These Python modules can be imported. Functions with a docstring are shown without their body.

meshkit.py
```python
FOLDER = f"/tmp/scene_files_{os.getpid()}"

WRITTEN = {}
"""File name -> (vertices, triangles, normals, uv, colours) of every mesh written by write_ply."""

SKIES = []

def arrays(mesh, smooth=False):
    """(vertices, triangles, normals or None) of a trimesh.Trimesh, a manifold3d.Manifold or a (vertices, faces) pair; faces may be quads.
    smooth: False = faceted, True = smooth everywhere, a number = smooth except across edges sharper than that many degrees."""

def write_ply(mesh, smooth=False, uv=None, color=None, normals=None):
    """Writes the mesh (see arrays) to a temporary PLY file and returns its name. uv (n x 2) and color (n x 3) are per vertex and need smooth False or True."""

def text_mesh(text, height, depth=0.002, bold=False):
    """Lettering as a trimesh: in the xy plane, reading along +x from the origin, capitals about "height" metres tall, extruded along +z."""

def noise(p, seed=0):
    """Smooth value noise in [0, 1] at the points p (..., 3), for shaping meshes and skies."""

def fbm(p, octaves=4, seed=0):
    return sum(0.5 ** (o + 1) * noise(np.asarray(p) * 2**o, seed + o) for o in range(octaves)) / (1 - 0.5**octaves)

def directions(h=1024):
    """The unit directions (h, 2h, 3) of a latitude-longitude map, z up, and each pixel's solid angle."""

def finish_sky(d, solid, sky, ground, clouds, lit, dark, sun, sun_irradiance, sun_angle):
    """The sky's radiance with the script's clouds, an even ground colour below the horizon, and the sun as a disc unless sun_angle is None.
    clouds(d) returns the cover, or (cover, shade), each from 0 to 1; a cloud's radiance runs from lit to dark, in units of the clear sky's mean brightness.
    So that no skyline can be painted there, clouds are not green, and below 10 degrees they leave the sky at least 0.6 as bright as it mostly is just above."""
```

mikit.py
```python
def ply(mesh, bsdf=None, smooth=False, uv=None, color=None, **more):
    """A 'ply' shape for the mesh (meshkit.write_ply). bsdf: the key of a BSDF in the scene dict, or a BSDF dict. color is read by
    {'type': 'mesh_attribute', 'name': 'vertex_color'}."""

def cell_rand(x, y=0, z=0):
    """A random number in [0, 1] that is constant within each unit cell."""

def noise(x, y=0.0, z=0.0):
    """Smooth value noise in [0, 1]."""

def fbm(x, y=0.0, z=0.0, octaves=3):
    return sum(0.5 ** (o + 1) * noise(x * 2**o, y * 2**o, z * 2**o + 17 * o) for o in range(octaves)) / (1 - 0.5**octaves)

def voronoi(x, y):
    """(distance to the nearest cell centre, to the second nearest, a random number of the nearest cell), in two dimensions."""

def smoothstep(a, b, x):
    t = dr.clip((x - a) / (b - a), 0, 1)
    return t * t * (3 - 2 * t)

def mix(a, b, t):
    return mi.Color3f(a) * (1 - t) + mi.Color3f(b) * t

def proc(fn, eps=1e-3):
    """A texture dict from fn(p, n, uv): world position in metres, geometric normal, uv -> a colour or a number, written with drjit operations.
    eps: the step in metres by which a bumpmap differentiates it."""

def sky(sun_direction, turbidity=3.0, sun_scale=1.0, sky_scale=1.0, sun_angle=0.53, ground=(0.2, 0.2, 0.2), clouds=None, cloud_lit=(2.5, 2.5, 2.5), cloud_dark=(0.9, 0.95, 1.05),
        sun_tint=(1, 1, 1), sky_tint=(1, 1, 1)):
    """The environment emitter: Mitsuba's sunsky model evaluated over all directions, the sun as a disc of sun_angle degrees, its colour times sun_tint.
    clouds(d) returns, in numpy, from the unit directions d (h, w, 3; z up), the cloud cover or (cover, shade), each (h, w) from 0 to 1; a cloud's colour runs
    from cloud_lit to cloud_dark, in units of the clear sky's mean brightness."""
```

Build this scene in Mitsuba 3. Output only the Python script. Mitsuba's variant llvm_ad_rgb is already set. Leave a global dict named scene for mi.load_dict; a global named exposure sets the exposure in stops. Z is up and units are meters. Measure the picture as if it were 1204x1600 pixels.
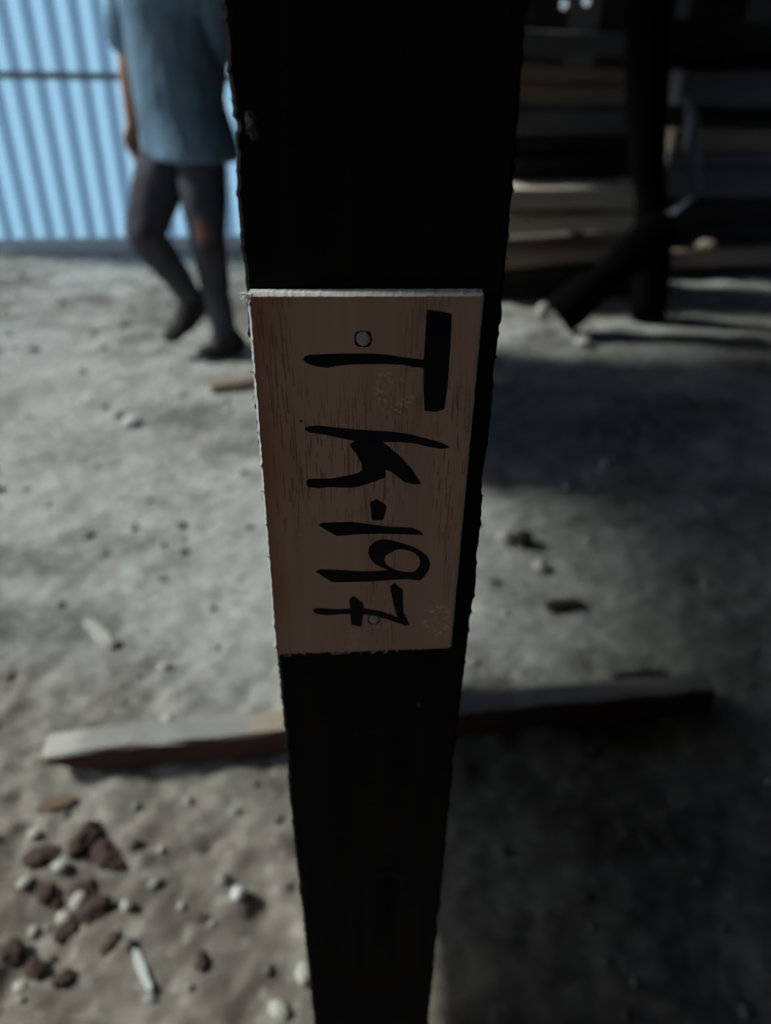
import math, random
import numpy as np, trimesh, drjit as dr, mitsuba as mi, mikit, meshkit
import manifold3d as m3
from shapely.geometry import Polygon, Point
from shapely import affinity
from mikit import noise, fbm, smoothstep, mix

T = mi.ScalarTransform4f
rng = np.random.default_rng(7)
random.seed(7)
scene, labels = {}, {}

# ------------------------------------------------------------------ camera, sky, sun, exposure
FOCAL_PX, PITCH, ROLL, EYE = 1157.0, math.radians(32.0), math.radians(1.15), 1.15
fwd = np.array([0, math.cos(PITCH), -math.sin(PITCH)])
u0 = np.cross([1, 0, 0], fwd)
up = -math.sin(ROLL) * np.array([1, 0, 0]) + math.cos(ROLL) * u0
scene['camera'] = {'type': 'thinlens', 'fov': math.degrees(2 * math.atan(602 / FOCAL_PX)), 'fov_axis': 'x',
                   'aperture_radius': 0.0024, 'focus_distance': 0.315, 'near_clip': 0.01, 'far_clip': 200.0,
                   'to_world': T().look_at(origin=[0, 0, EYE], target=[float(v) for v in np.array([0, 0, EYE]) + fwd], up=[float(v) for v in up])}
SUN_EL, SUN_AZ = math.radians(40), math.atan2(0.14, -0.99)
SUN = [math.cos(SUN_EL) * math.cos(SUN_AZ), math.cos(SUN_EL) * math.sin(SUN_AZ), math.sin(SUN_EL)]
scene['sky'] = mikit.sky(SUN, turbidity=4.0, sun_scale=1.0, sky_scale=1.0, sun_angle=7.5, ground=(0.16, 0.15, 0.13), sun_tint=(0.71, 0.94, 1.23), sky_tint=(1.05, 1.0, 0.99))
exposure = 1.6


# ------------------------------------------------------------------ helpers
def numbered(key):
    if key not in used:
        used.add(key)
        return key
    n = 1
    while f'{key}_{n:03d}' in used:
        n += 1
    used.add(f'{key}_{n:03d}')
    return f'{key}_{n:03d}'


used = set()


def obj(name, shape, parent=None, label=None, cat=None, group=None, kind=None):
    key = numbered((parent + '__' + name) if parent else name)
    if shape is not None:
        scene[key] = dict(shape)
    d = {k: v for k, v in (('label', label), ('category', cat), ('group', group), ('kind', kind)) if v}
    if d:
        labels[key] = d
    return key


def twosided(d):
    return {'type': 'twosided', 'bsdf': d}


def rgb(*c):
    return {'type': 'rgb', 'value': [float(x) for x in c]}


def princ(color, rough=0.8, spec=0.3, **k):
    return twosided({'type': 'principled', 'base_color': color if isinstance(color, dict) else rgb(*color), 'roughness': float(rough), 'specular': float(spec), **k})


def mesh(v, f):
    return trimesh.Trimesh(np.asarray(v, float), np.asarray(f, int), process=False)


def box(x0, x1, y0, y1, z0, z1, c=0.0):
    """box with chamfered edges (c > 0): the hull of its cut corners"""
    if c <= 0:
        m = trimesh.creation.box(extents=[x1 - x0, y1 - y0, z1 - z0])
        m.apply_translation([(x0 + x1) / 2, (y0 + y1) / 2, (z0 + z1) / 2])
        return m
    pts = []
    for sx, X in ((1, x0), (-1, x1)):
        for sy, Y in ((1, y0), (-1, y1)):
            for sz, Z in ((1, z0), (-1, z1)):
                pts += [[X + sx * c, Y + sy * c, Z], [X + sx * c, Y, Z + sz * c], [X, Y + sy * c, Z + sz * c]]
    return trimesh.convex.convex_hull(np.array(pts))


def rotz(m, a, at=(0, 0, 0)):
    m = m.copy()
    m.apply_transform(trimesh.transformations.rotation_matrix(a, [0, 0, 1], at))
    return m


def beam(p0, p1, w, h, c=0.004, seed=0, rag=0.0, n=6):
    """a sawn stick from p0 to p1 (centre line), w wide across, h high; rag: unevenness"""
    p0, p1 = np.array(p0, float), np.array(p1, float)
    L = np.linalg.norm(p1 - p0)
    d = (p1 - p0) / L
    side = np.cross([0, 0, 1.0], d)
    side = side / np.linalg.norm(side) if np.linalg.norm(side) > 1e-3 else np.array([1.0, 0, 0])
    top = np.cross(d, side)
    prof = np.array([[-w / 2 + c, -h / 2], [w / 2 - c, -h / 2], [w / 2, -h / 2 + c], [w / 2, h / 2 - c], [w / 2 - c, h / 2], [-w / 2 + c, h / 2], [-w / 2, h / 2 - c], [-w / 2, -h / 2 + c]])
    r = np.random.default_rng(seed)
    ss = [0, c / L] + list(np.linspace(0, 1, n)[1:-1]) + [1 - c / L, 1]
    V = []
    for i, s in enumerate(ss):
        k = 1 - (c * 1.6 / min(w, h) if i in (0, len(ss) - 1) else 0)
        q = prof * k + (r.normal(0, rag, (8, 2)) if rag else 0)
        V.append(p0 + d * L * s + q[:, :1] * side + q[:, 1:] * top)
    V = np.vstack(V + [[p0], [p1]])
    F, m = [], len(ss)
    for i in range(m - 1):
        for j in range(8):
            a, b = i * 8 + j, i * 8 + (j + 1) % 8
            F += [[a, b, b + 8], [a, b + 8, a + 8]]
    for j in range(8):
        F += [[m * 8, (j + 1) % 8, j], [m * 8 + 1, (m - 1) * 8 + j, (m - 1) * 8 + (j + 1) % 8]]
    out = mesh(V, F)
    out.fix_normals()
    return out


def tube(points, radii, n=8):
    points = np.asarray(points, float)
    V, F = [], []
    for i, p in enumerate(points):
        d = points[min(i + 1, len(points) - 1)] - points[max(i - 1, 0)]
        d /= np.linalg.norm(d)
        a = np.cross(d, [0.3, 0.2, 0.93])
        a /= np.linalg.norm(a)
        b = np.cross(d, a)
        for k in range(n):
            t = 2 * math.pi * k / n
            V.append(p + radii[i] * (a * math.cos(t) + b * math.sin(t)))
    m = len(points)
    V += [points[0], points[-1]]
    for i in range(m - 1):
        for k in range(n):
            a, b = i * n + k, i * n + (k + 1) % n
            F += [[a, b, b + n], [a, b + n, a + n]]
    for k in range(n):
        F += [[m * n, (k + 1) % n, k], [m * n + 1, (m - 1) * n + k, (m - 1) * n + (k + 1) % n]]
    out = mesh(V, F)
    out.fix_normals()
    return out


def rock(seed, sx=1.0, sy=1.0, sz=0.6, sub=1, rough=0.28):
    m = trimesh.creation.icosphere(subdivisions=sub)
    v = m.vertices
    k = 1 + rough * 2 * (meshkit.fbm(v * 1.3 + seed * 11.7, 3, seed) - 0.5)
    return mesh(v * k[:, None] * [sx, sy, sz], m.faces)


def splinter(seed, length, w, t):
    """a flat sliver of wood with torn, pointed ends"""
    r = np.random.default_rng(seed)
    xs = np.array([-0.5, -0.36, -0.1, 0.2, 0.4, 0.5]) * length
    ws = np.array([0.25, 0.9, 1.0, 0.95, 0.7, 0.15]) * w / 2 * r.uniform(0.85, 1.15, 6)
    V, F = [], []
    for x, a in zip(xs, ws):
        o = r.normal(0, 0.06) * w
        V += [[x, o - a, 0], [x, o + a, 0], [x, o + a * 0.8, t], [x, o - a * 0.8, t]]
    for i in range(5):
        for j in range(4):
            a, b = i * 4 + j, i * 4 + (j + 1) % 4
            F += [[a, b, b + 4], [a, b + 4, a + 4]]
    F += [[0, 2, 1], [0, 3, 2], [20, 21, 22], [20, 22, 23]]
    m = mesh(V, F)
    m.fix_normals()
    return m


# ------------------------------------------------------------------ materials
def dirt_color(p, n, uv):
    big = fbm(p.x * 1.3, p.y * 1.3, 0.0, 3)
    mid = fbm(p.x * 9.0 + 5.0, p.y * 9.0, 3.0, 3)
    small = fbm(p.x * 55.0, p.y * 55.0, 7.0, 3)
    c = mix((0.20, 0.19, 0.172), (0.385, 0.388, 0.362), smoothstep(0.30, 0.68, big * 0.55 + mid * 0.45))
    c = mix(c, c * mi.Color3f(0.66, 0.575, 0.52), smoothstep(1.7, 0.5, p.y + 0.6 * (big - 0.5)))        # browner earth near the post; vignette-like falloff also put into the colour
    damp = smoothstep(0.52, 0.70, fbm(p.x * 2.6 + 9.0, p.y * 4.5, 1.0, 3))
    c = c * (0.66 + 0.68 * small) * (1.06 - 0.36 * damp)
    chips = smoothstep(0.70, 0.78, noise(p.x * 55.0, p.y * 48.0, 2.0))
    return mix(c, mi.Color3f(0.50, 0.47, 0.40), chips * 0.3)


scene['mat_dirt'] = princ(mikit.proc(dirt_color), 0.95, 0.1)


def veneer_color(p, n, uv):
    x, z = p.x, p.z
    wav = noise(x * 60.0, 0.0, z * 9.0) * 0.004
    band = fbm((x + wav) * 260.0, 1.0, z * 4.0, 3)
    wide = fbm((x + wav) * 55.0, 4.0, z * 3.0, 2)
    c = mix((0.275, 0.155, 0.108), (0.46, 0.285, 0.208), band * 0.45 + wide * 0.55)
    # edge at the left is a shade redder and darker
    c = mix(c, c * mi.Color3f(0.80, 0.62, 0.55), smoothstep(-0.038, -0.054, x + 0.012 * (noise(7.0, 3.0, z * 30.0) - 0.5)))
    q = (x + wav) * 2100.0
    lane = dr.floor(q)
    across = 1.0 - smoothstep(0.18, 0.5, dr.abs(q - lane - 0.5))
    pore = across * smoothstep(0.70, 0.82, noise(z * 110.0 + 91.0 * mikit.cell_rand(lane, 3.0), lane, 2.0))
    dash = smoothstep(0.42, 0.80, noise(x * 70.0, 9.0, z * 16.0))
    c = mix(c, mi.Color3f(0.075, 0.035, 0.022), pore * dash * 0.75)

    def ring(cx, cz, rx, rz, w):
        d = dr.sqrt(dr.square((x - cx) / rx) + dr.square((z - cz) / rz))
        patchy = smoothstep(0.45, 0.72, noise(x * 900.0, 5.0, z * 900.0)) * smoothstep(0.35, 0.6, noise(x * 220.0, 8.0, z * 220.0))
        return dr.exp(-dr.square((d - 1.0) / w)) * patchy + 0.22 * dr.exp(-d * d) * smoothstep(0.5, 0.8, noise(x * 700.0, 2.0, z * 700.0))

    scuff = ring(0.0030, 1.0345, 0.0060, 0.0090, 0.30) + ring(0.0268, 0.9140, 0.0055, 0.0075, 0.42) + 0.6 * ring(-0.0146, 0.8995, 0.0035, 0.0035, 0.6)
    c = mix(c, mi.Color3f(0.62, 0.55, 0.48), dr.clip(scuff, 0, 1) * 0.55)
    dot = dr.sqrt(dr.square(x + 0.0355) + dr.square(z - 1.0196))
    return mix(c, mi.Color3f(0.02, 0.012, 0.01), smoothstep(0.0008, 0.0004, dot))


scene['mat_veneer'] = princ(mikit.proc(veneer_color), 0.62, 0.3)


def post_color(p, n, uv):
    g = fbm(p.x * 220.0, p.y * 220.0, p.z * 5.0, 3)
    return mix((0.0045, 0.0038, 0.0038), (0.013, 0.0095, 0.0085), g)


scene['mat_post'] = princ(mikit.proc(post_color), 0.9, 0.1)


def timber(a, b, key, scale=1.0):
    def fn(p, n, uv):
        g = fbm(p.x * 3.0 * scale, p.y * 3.0, p.z * 70.0, 3)
        w = fbm(p.x * 8.0 + 3.0, p.y * 8.0, p.z * 12.0, 2)
        return mix(a, b, g * 0.6 + w * 0.4)
    scene[key] = princ(mikit.proc(fn), 0.85, 0.2)


timber((0.24, 0.185, 0.15), (0.43, 0.345, 0.28), 'mat_timber_brown')
timber((0.50, 0.44, 0.36), (0.70, 0.63, 0.53), 'mat_timber_pale')
timber((0.11, 0.105, 0.11), (0.24, 0.235, 0.25), 'mat_timber_grey')
timber((0.016, 0.014, 0.014), (0.05, 0.043, 0.04), 'mat_timber_dark')
def floor_plank_color(p, n, uv):
    g = fbm(p.x * 4.0, p.y * 60.0, p.z * 60.0, 3)
    w = fbm(p.x * 7.0 + 3.0, 1.0, 2.0, 2)
    c = mix((0.25, 0.235, 0.225), (0.40, 0.385, 0.37), g * 0.5 + w * 0.5)
    c = mix(c, mi.Color3f(0.56, 0.53, 0.48), smoothstep(-0.50, -0.56, p.x + 0.05 * g))            # fresh pale wood at the split end
    c = mix(c, mi.Color3f(0.40, 0.32, 0.22), smoothstep(-0.28, -0.22, p.x) * smoothstep(0.2, 0.0, p.x) * 0.7)
    bark = smoothstep(-0.3, -0.7, n.y)                                                              # brown camera-side face; this mask puts its shade into the colour
    return mix(c, mi.Color3f(0.085, 0.047, 0.036), bark)


scene['mat_floor_plank'] = princ(mikit.proc(floor_plank_color), 0.85, 0.2)
scene['mat_black_wood'] = princ((0.004, 0.0035, 0.0035), 0.95, 0.02)
scene['mat_core'] = princ((0.52, 0.515, 0.49), 0.8, 0.2)
scene['mat_fibre'] = princ((0.92, 0.90, 0.84), 0.8, 0.2)
scene['mat_dark_fibre'] = princ((0.05, 0.038, 0.032), 0.9, 0.1)
scene['mat_ink'] = princ((0.0028, 0.0030, 0.0085), 0.45, 0.12)
scene['mat_nail'] = princ((0.30, 0.33, 0.32), 0.55, 0.5, metallic=0.5)
scene['mat_sheet'] = {'type': 'principledthin', 'base_color': rgb(0.47, 0.76, 1.0), 'roughness': 0.5, 'spec_trans': 0.0, 'diff_trans': 2.0}
scene['mat_girt'] = princ((0.26, 0.28, 0.30), 0.7, 0.3)
scene['mat_kerb'] = princ((0.58, 0.57, 0.55), 0.95, 0.1)
scene['mat_roof'] = princ((0.05, 0.048, 0.046), 0.8, 0.2)
scene['mat_pebble'] = princ((0.31, 0.30, 0.28), 0.9, 0.15)
scene['mat_pebble_dark'] = princ((0.17, 0.15, 0.135), 0.95, 0.1)
scene['mat_white_chip'] = princ((0.64, 0.65, 0.64), 0.7, 0.2)
scene['mat_pale_chip'] = princ((0.50, 0.475, 0.42), 0.8, 0.2)
scene['mat_bark'] = princ((0.085, 0.058, 0.050), 0.95, 0.1)
scene['mat_dark_clod'] = princ((0.035, 0.031, 0.03), 0.95, 0.1)
scene['mat_rust'] = princ((0.20, 0.14, 0.095), 0.95, 0.1)
scene['mat_lit_edge'] = princ((0.24, 0.27, 0.32), 0.9, 0.1)

# ------------------------------------------------------------------ the ground
def height(x, y):
    x, y = np.asarray(x, float), np.asarray(y, float)
    p = np.stack([x, y, x * 0], -1)
    h = 0.030 * (meshkit.fbm(p * 1.6, 3, 1) - 0.5) + 0.020 * (meshkit.fbm(p * 8.0, 3, 2) - 0.5) + 0.011 * (meshkit.fbm(p * 26.0, 3, 3) - 0.5)
    near = np.clip((1.5 - y) / 0.7, 0, 1) * np.clip((0.1 - x) / 0.2, 0, 1)                          # more trampled near the post
    h = h + near * (0.026 * (meshkit.fbm(p * 17.0, 3, 4) - 0.5) + 0.016 * (meshkit.noise(p * 38.0, 9) - 0.5))
    return h


def grid(xs, ys, f):
    X, Y = np.meshgrid(xs, ys)
    V = np.stack([X.ravel(), Y.ravel(), f(X, Y).ravel()], 1)
    n = len(xs)
    i = (np.arange(len(ys) - 1)[:, None] * n + np.arange(n - 1)[None]).ravel()
    return mesh(V, np.vstack([np.stack([i, i + 1, i + n + 1], 1), np.stack([i, i + n + 1, i + n], 1)]))


def axis(*runs):
    return np.unique(np.concatenate([np.arange(a, b, s) for a, b, s in runs]).round(4))


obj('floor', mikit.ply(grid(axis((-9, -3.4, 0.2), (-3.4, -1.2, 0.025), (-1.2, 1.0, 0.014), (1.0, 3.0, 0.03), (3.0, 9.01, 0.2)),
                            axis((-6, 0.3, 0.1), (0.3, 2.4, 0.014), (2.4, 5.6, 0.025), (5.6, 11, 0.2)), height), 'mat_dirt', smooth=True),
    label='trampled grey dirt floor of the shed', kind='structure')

# ------------------------------------------------------------------ the shell: back wall of ribbed sheets, dark plank wall, roof
SL = 0.17                                            # the building stands at a slight angle to the post
WA = math.atan(SL)
wx, wy = math.cos(WA), math.sin(WA)
W0 = np.array([0.0, 5.42])


def on_wall(s, off=0.0):                             # a point s metres along the back wall, off metres in front of it
    return W0[0] + s * wx + off * wy, W0[1] + s * wy - off * wx


def wall_mesh(m):                                    # from (along, front, up) to the world
    v = m.vertices
    x, y = on_wall(v[:, 0], v[:, 1])
    o = mesh(np.stack([x, y, v[:, 2]], 1), m.faces)
    o.fix_normals()
    return o


def ribbed_sheet(s0, s1, z0, z1, pitch=0.128, depth=0.015):
    k = np.arange(math.floor(s0 / pitch) - 1, math.ceil(s1 / pitch) + 2)
    knots = np.concatenate([[i * pitch, i * pitch + 0.24 * pitch, i * pitch + 0.50 * pitch, i * pitch + 0.74 * pitch] for i in k])
    vals = np.tile([0, 0, 1, 1], len(k)) * depth
    ss = np.unique(np.concatenate([[s0, s1], np.linspace(s0, s1, int((s1 - s0) / 0.008))]))
    vv = np.interp(ss, knots, vals)
    V = np.concatenate([[[s, v, z0], [s, v, z1]] for s, v in zip(ss, vv)])
    i = np.arange(len(ss) - 1) * 2
    return mesh(V, np.vstack([np.stack([i, i + 2, i + 3], 1), np.stack([i, i + 3, i + 1], 1)]))


WALL_TOP = 1.42
wb = obj('wall_back', None, label='back wall of bright bluish ribbed sheets with a dark rail', kind='structure')
for i, s in enumerate(np.arange(-3.2, -0.25, 0.768)):
    obj('ribbed_sheet', mikit.ply(wall_mesh(ribbed_sheet(s, s + 0.79, 0.05, WALL_TOP + 0.01 * (i % 2))), 'mat_sheet', smooth=25), wb)
obj('rail', mikit.ply(wall_mesh(box(-3.25, -0.1, 0.045, 0.085, 0.965, 1.005, 0.004)), 'mat_girt'), wb, label='dark horizontal rail')
obj('kerb', mikit.ply(wall_mesh(box(-3.3, -0.1, 0.03, 0.20, -0.06, 0.08, 0.055)), 'mat_kerb'), wb, label='low grey kerb')

wr = obj('wall_back_right', None, label='dark plank wall behind the stacked timber', kind='structure')
holes = [(1.06, 1.405), (1.20, 1.425)]
for i, s in enumerate(np.arange(-0.1, 3.5, 0.2)):
    m = trimesh.Trimesh()
    poly = Polygon([(s, -0.03), (s + 0.1985, -0.03), (s + 0.1985, 2.9), (s, 2.9)])
    for hx, hz in holes:
        poly = poly.difference(Point(hx, hz).buffer(0.026, 8))
    e = trimesh.creation.extrude_polygon(poly, 0.022, engine='earcut')
    v = e.vertices
    d = 0.003 * ((i * 7) % 3)
    obj('plank', mikit.ply(wall_mesh(mesh(np.stack([v[:, 0], v[:, 2] - d, v[:, 1]], 1), e.faces)), 'mat_timber_dark' if i % 3 else 'mat_timber_grey'), wr)
for z in (0.5, 1.15, 2.2):
    obj('rail', mikit.ply(wall_mesh(box(-0.1, 3.44, 0.025, 0.065, z, z + 0.09, 0.004)), 'mat_timber_dark'), wr)
wr_ = trimesh.util.concatenate([box(3.4, 3.5, -3.0, 3.35, -0.05, 3.2, 0.01), box(3.4, 3.5, 4.5, 6.1, -0.05, 3.2, 0.01), box(3.4, 3.5, 3.35, 4.5, 1.8, 3.2, 0.01)])  # unseen doorway, placed and sized to let light onto floor and stacks
obj('wall_right', mikit.ply(wr_, 'mat_timber_dark'), label='dark plank wall on the right with an unseen doorway placed to light the timber', kind='structure')
obj('wall_front', mikit.ply(box(-2.6, 3.5, -3.1, -3.0, -0.05, 3.2, 0.01), 'mat_timber_dark'), label='dark plank wall behind the photographer', kind='structure')
SHADE_EAVE = [(-1.2, -3.2), (-1.2, 0.72), (-2.6, 0.72), (-2.55, 2.85), (-1.75, 3.75), (-0.8, 3.9), (-0.7, 5.55), (3.6, 6.35), (3.6, -3.2)]     # unseen roof's outline, shaped for light and shade below; it rises to the right
e_ = trimesh.creation.extrude_polygon(Polygon(SHADE_EAVE), 0.04, engine='earcut')
v = e_.vertices
roof = mesh(np.stack([v[:, 0], v[:, 1], v[:, 2] + 2.5 + 0.11 * np.maximum(0, v[:, 0] + 1.5)], 1), e_.faces)
obj('ceiling', mikit.ply(roof, 'mat_roof'), label='dark low roof over the right side of the shed, unseen and shaped to shade the floor', kind='structure')

# ------------------------------------------------------------------ unseen board partition added behind the post to shade the floor, with a doorway
pt = obj('wall_added_middle', None, label='unseen dark board partition added behind the post to shade the floor', kind='structure')


def part_mesh(m):                                     # from (along the partition, across, up) to the world
    v = m.vertices
    o = mesh(np.stack([-0.012 - wy * v[:, 0] + wx * v[:, 1], 0.34 + wx * v[:, 0] + wy * v[:, 1], v[:, 2]], 1), m.faces)
    o.fix_normals()
    return o


for a, b, z in ((0.08, 0.87, 0.125), (1.76, 3.10, -0.03)):
    k = round((b - a) / 0.15)
    for i in range(k):
        w = (b - a) / k
        obj('plank', mikit.ply(part_mesh(box(a + i * w, a + (i + 1) * w - 0.001, -0.012, 0.012, z, 2.44, 0.0)), 'mat_timber_dark'), pt)
obj('rail', mikit.ply(part_mesh(box(0.06, 3.1, 0.013, 0.06, 2.05, 2.14, 0.004)), 'mat_timber_dark'), pt)

# ------------------------------------------------------------------ the black post
def post_mesh():
    z = axis((0.0, 0.44, 0.02), (0.44, 1.21, 0.0011), (1.21, 2.78, 0.05))
    left = np.interp(z, [0, 0.48, 0.66, 0.74, 0.88, 1.07, 1.16, 2.8], [-0.046, -0.0492, -0.0522, -0.0543, -0.0545, -0.0556, -0.0557, -0.054])
    right = np.interp(z, [0, 0.72, 0.82, 0.93, 1.07, 1.16, 2.8], [0.0425, 0.0425, 0.0422, 0.0442, 0.0434, 0.0423, 0.042])
    f0, b0, c = 0.2862, 0.386, 0.0016
    t = np.linspace(0, 1, 15)
    V = []
    r = np.random.default_rng(3)
    fuzz = lambda sc, sd: meshkit.noise(np.stack([z * sc, z * 0 + sd, z * 0], -1), sd)
    for k in range(1):
        pass
    nl = 0.0010 * (meshkit.fbm(np.stack([z * 90, z * 0, z * 0], -1), 4, 5) - 0.5) + 0.0010 * np.maximum(0, fuzz(420, 8) - 0.62) * 2.2 - 0.0007 * np.maximum(0, fuzz(160, 11) - 0.6) * 2
    nr = 0.0012 * (meshkit.fbm(np.stack([z * 70, z * 0 + 4, z * 0], -1), 4, 6) - 0.5) + 0.0010 * np.maximum(0, fuzz(400, 9) - 0.62) * 2.2 - 0.0012 * np.maximum(0, fuzz(120, 12) - 0.6) * 2
    # a chipped knot on the left edge high up
    knot = np.exp(-((z - 1.127) / 0.008) ** 2)
    nl -= 0.0022 * knot * fuzz(500, 21)
    L, Rr = left - nl, right + nr
    ring = []
    for i in range(len(z)):
        w = Rr[i] - L[i]
        xs = L[i] + c + (w - 2 * c) * t
        pts = [[L[i], f0 + c]] + [[x, f0] for x in xs] + [[Rr[i], f0 + c], [Rr[i] - 0.004, b0 - 0.003], [Rr[i] - 0.007, b0], [L[i] + 0.007, b0], [L[i] + 0.004, b0 - 0.003]]
        ring.append(pts)
    ring = np.array(ring)
    n = ring.shape[1]
    V = np.concatenate([ring, np.repeat(z[:, None, None], n, 1)], 2)
    # saw marks, grain and a long split in the front face
    fx, fz = V[:, 1:16, 0], V[:, 1:16, 2]
    V[:, 1:16, 1] += 0.0007 * (meshkit.fbm(np.stack([fx * 400, fz * 30, fx * 0], -1), 3, 2) - 0.5) + 0.0004 * (meshkit.noise(np.stack([fx * 20, fz * 500, fx * 0], -1), 4) - 0.5)
    crack = np.exp(-((fx - 0.0115 - 0.02 * (fz - 0.78)) / 0.0022) ** 2) * np.clip((0.84 - fz) / 0.03, 0, 1) * np.clip((fz - 0.6) / 0.05, 0, 1)
    V[:, 1:16, 1] += 0.005 * crack
    m = len(z)
    i = (np.arange(m - 1)[:, None] * n + np.arange(n)[None]).ravel()
    j = (np.arange(m - 1)[:, None] * n + (np.arange(n) + 1)[None] % n).ravel()
    F = np.vstack([np.stack([i, j, j + n], 1), np.stack([i, j + n, i + n], 1)])
    V = V.reshape(-1, 3)
    V = np.vstack([V, [[0, 0.33, z[0]], [0, 0.33, z[-1]]]])
    q = np.arange(n)
    F = np.vstack([F, np.stack([q * 0 + m * n, (q + 1) % n, q], 1), np.stack([q * 0 + m * n + 1, (m - 1) * n + q, (m - 1) * n + (q + 1) % n], 1)])
    o = mesh(V, F)
    o.fix_normals()
    return o, z, L, Rr


pm, pz, pL, pR = post_mesh()
post = obj('timber_post', None, label='black rough-sawn timber post in the foreground carrying the plywood tag', cat='post')
obj('shaft', mikit.ply(pm, 'mat_post', smooth=35), post)
fib = []
for k in range(70):
    z = rng.uniform(0.5, 1.16)
    left = rng.random() < 0.5
    x = np.interp(z, pz, pL if left else pR)
    s = -1 if left else 1
    ln = rng.uniform(0.0006, 0.0022)
    p = np.array([x - s * 0.0006, 0.2875, z])
    fib.append(tube([p, p + [s * ln * 0.6, -0.0002, rng.normal(0, 0.0006)], p + [s * ln, rng.normal(0, 0.0006), rng.normal(0, 0.0016)]], [0.00022, 0.00016, 0.00004], 5))
obj('wood_fibres', mikit.ply(trimesh.util.concatenate(fib), 'mat_dark_fibre'), post, label='frayed fibres along the sawn edges', kind='stuff')
# the broken knot on the left edge
kn = rock(31, 0.0022, 0.0012, 0.0040, 3, 0.8)
kn.apply_translation([-0.0485, 0.2860, 1.1265])
obj('knot', mikit.ply(kn, 'mat_dark_fibre'), post, label='chipped brown knot at the left edge')
kn = rock(37, 0.0014, 0.0012, 0.0022, 2, 0.5)
kn.apply_translation([0.0205, 0.2861, 0.8485])
obj('knot', mikit.ply(kn, 'mat_dark_fibre'), post)

# ------------------------------------------------------------------ the plywood tag
FRONT, BACK, CZ = 0.278, 0.2855, 0.98                # the tag's front and back, its middle height


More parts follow.
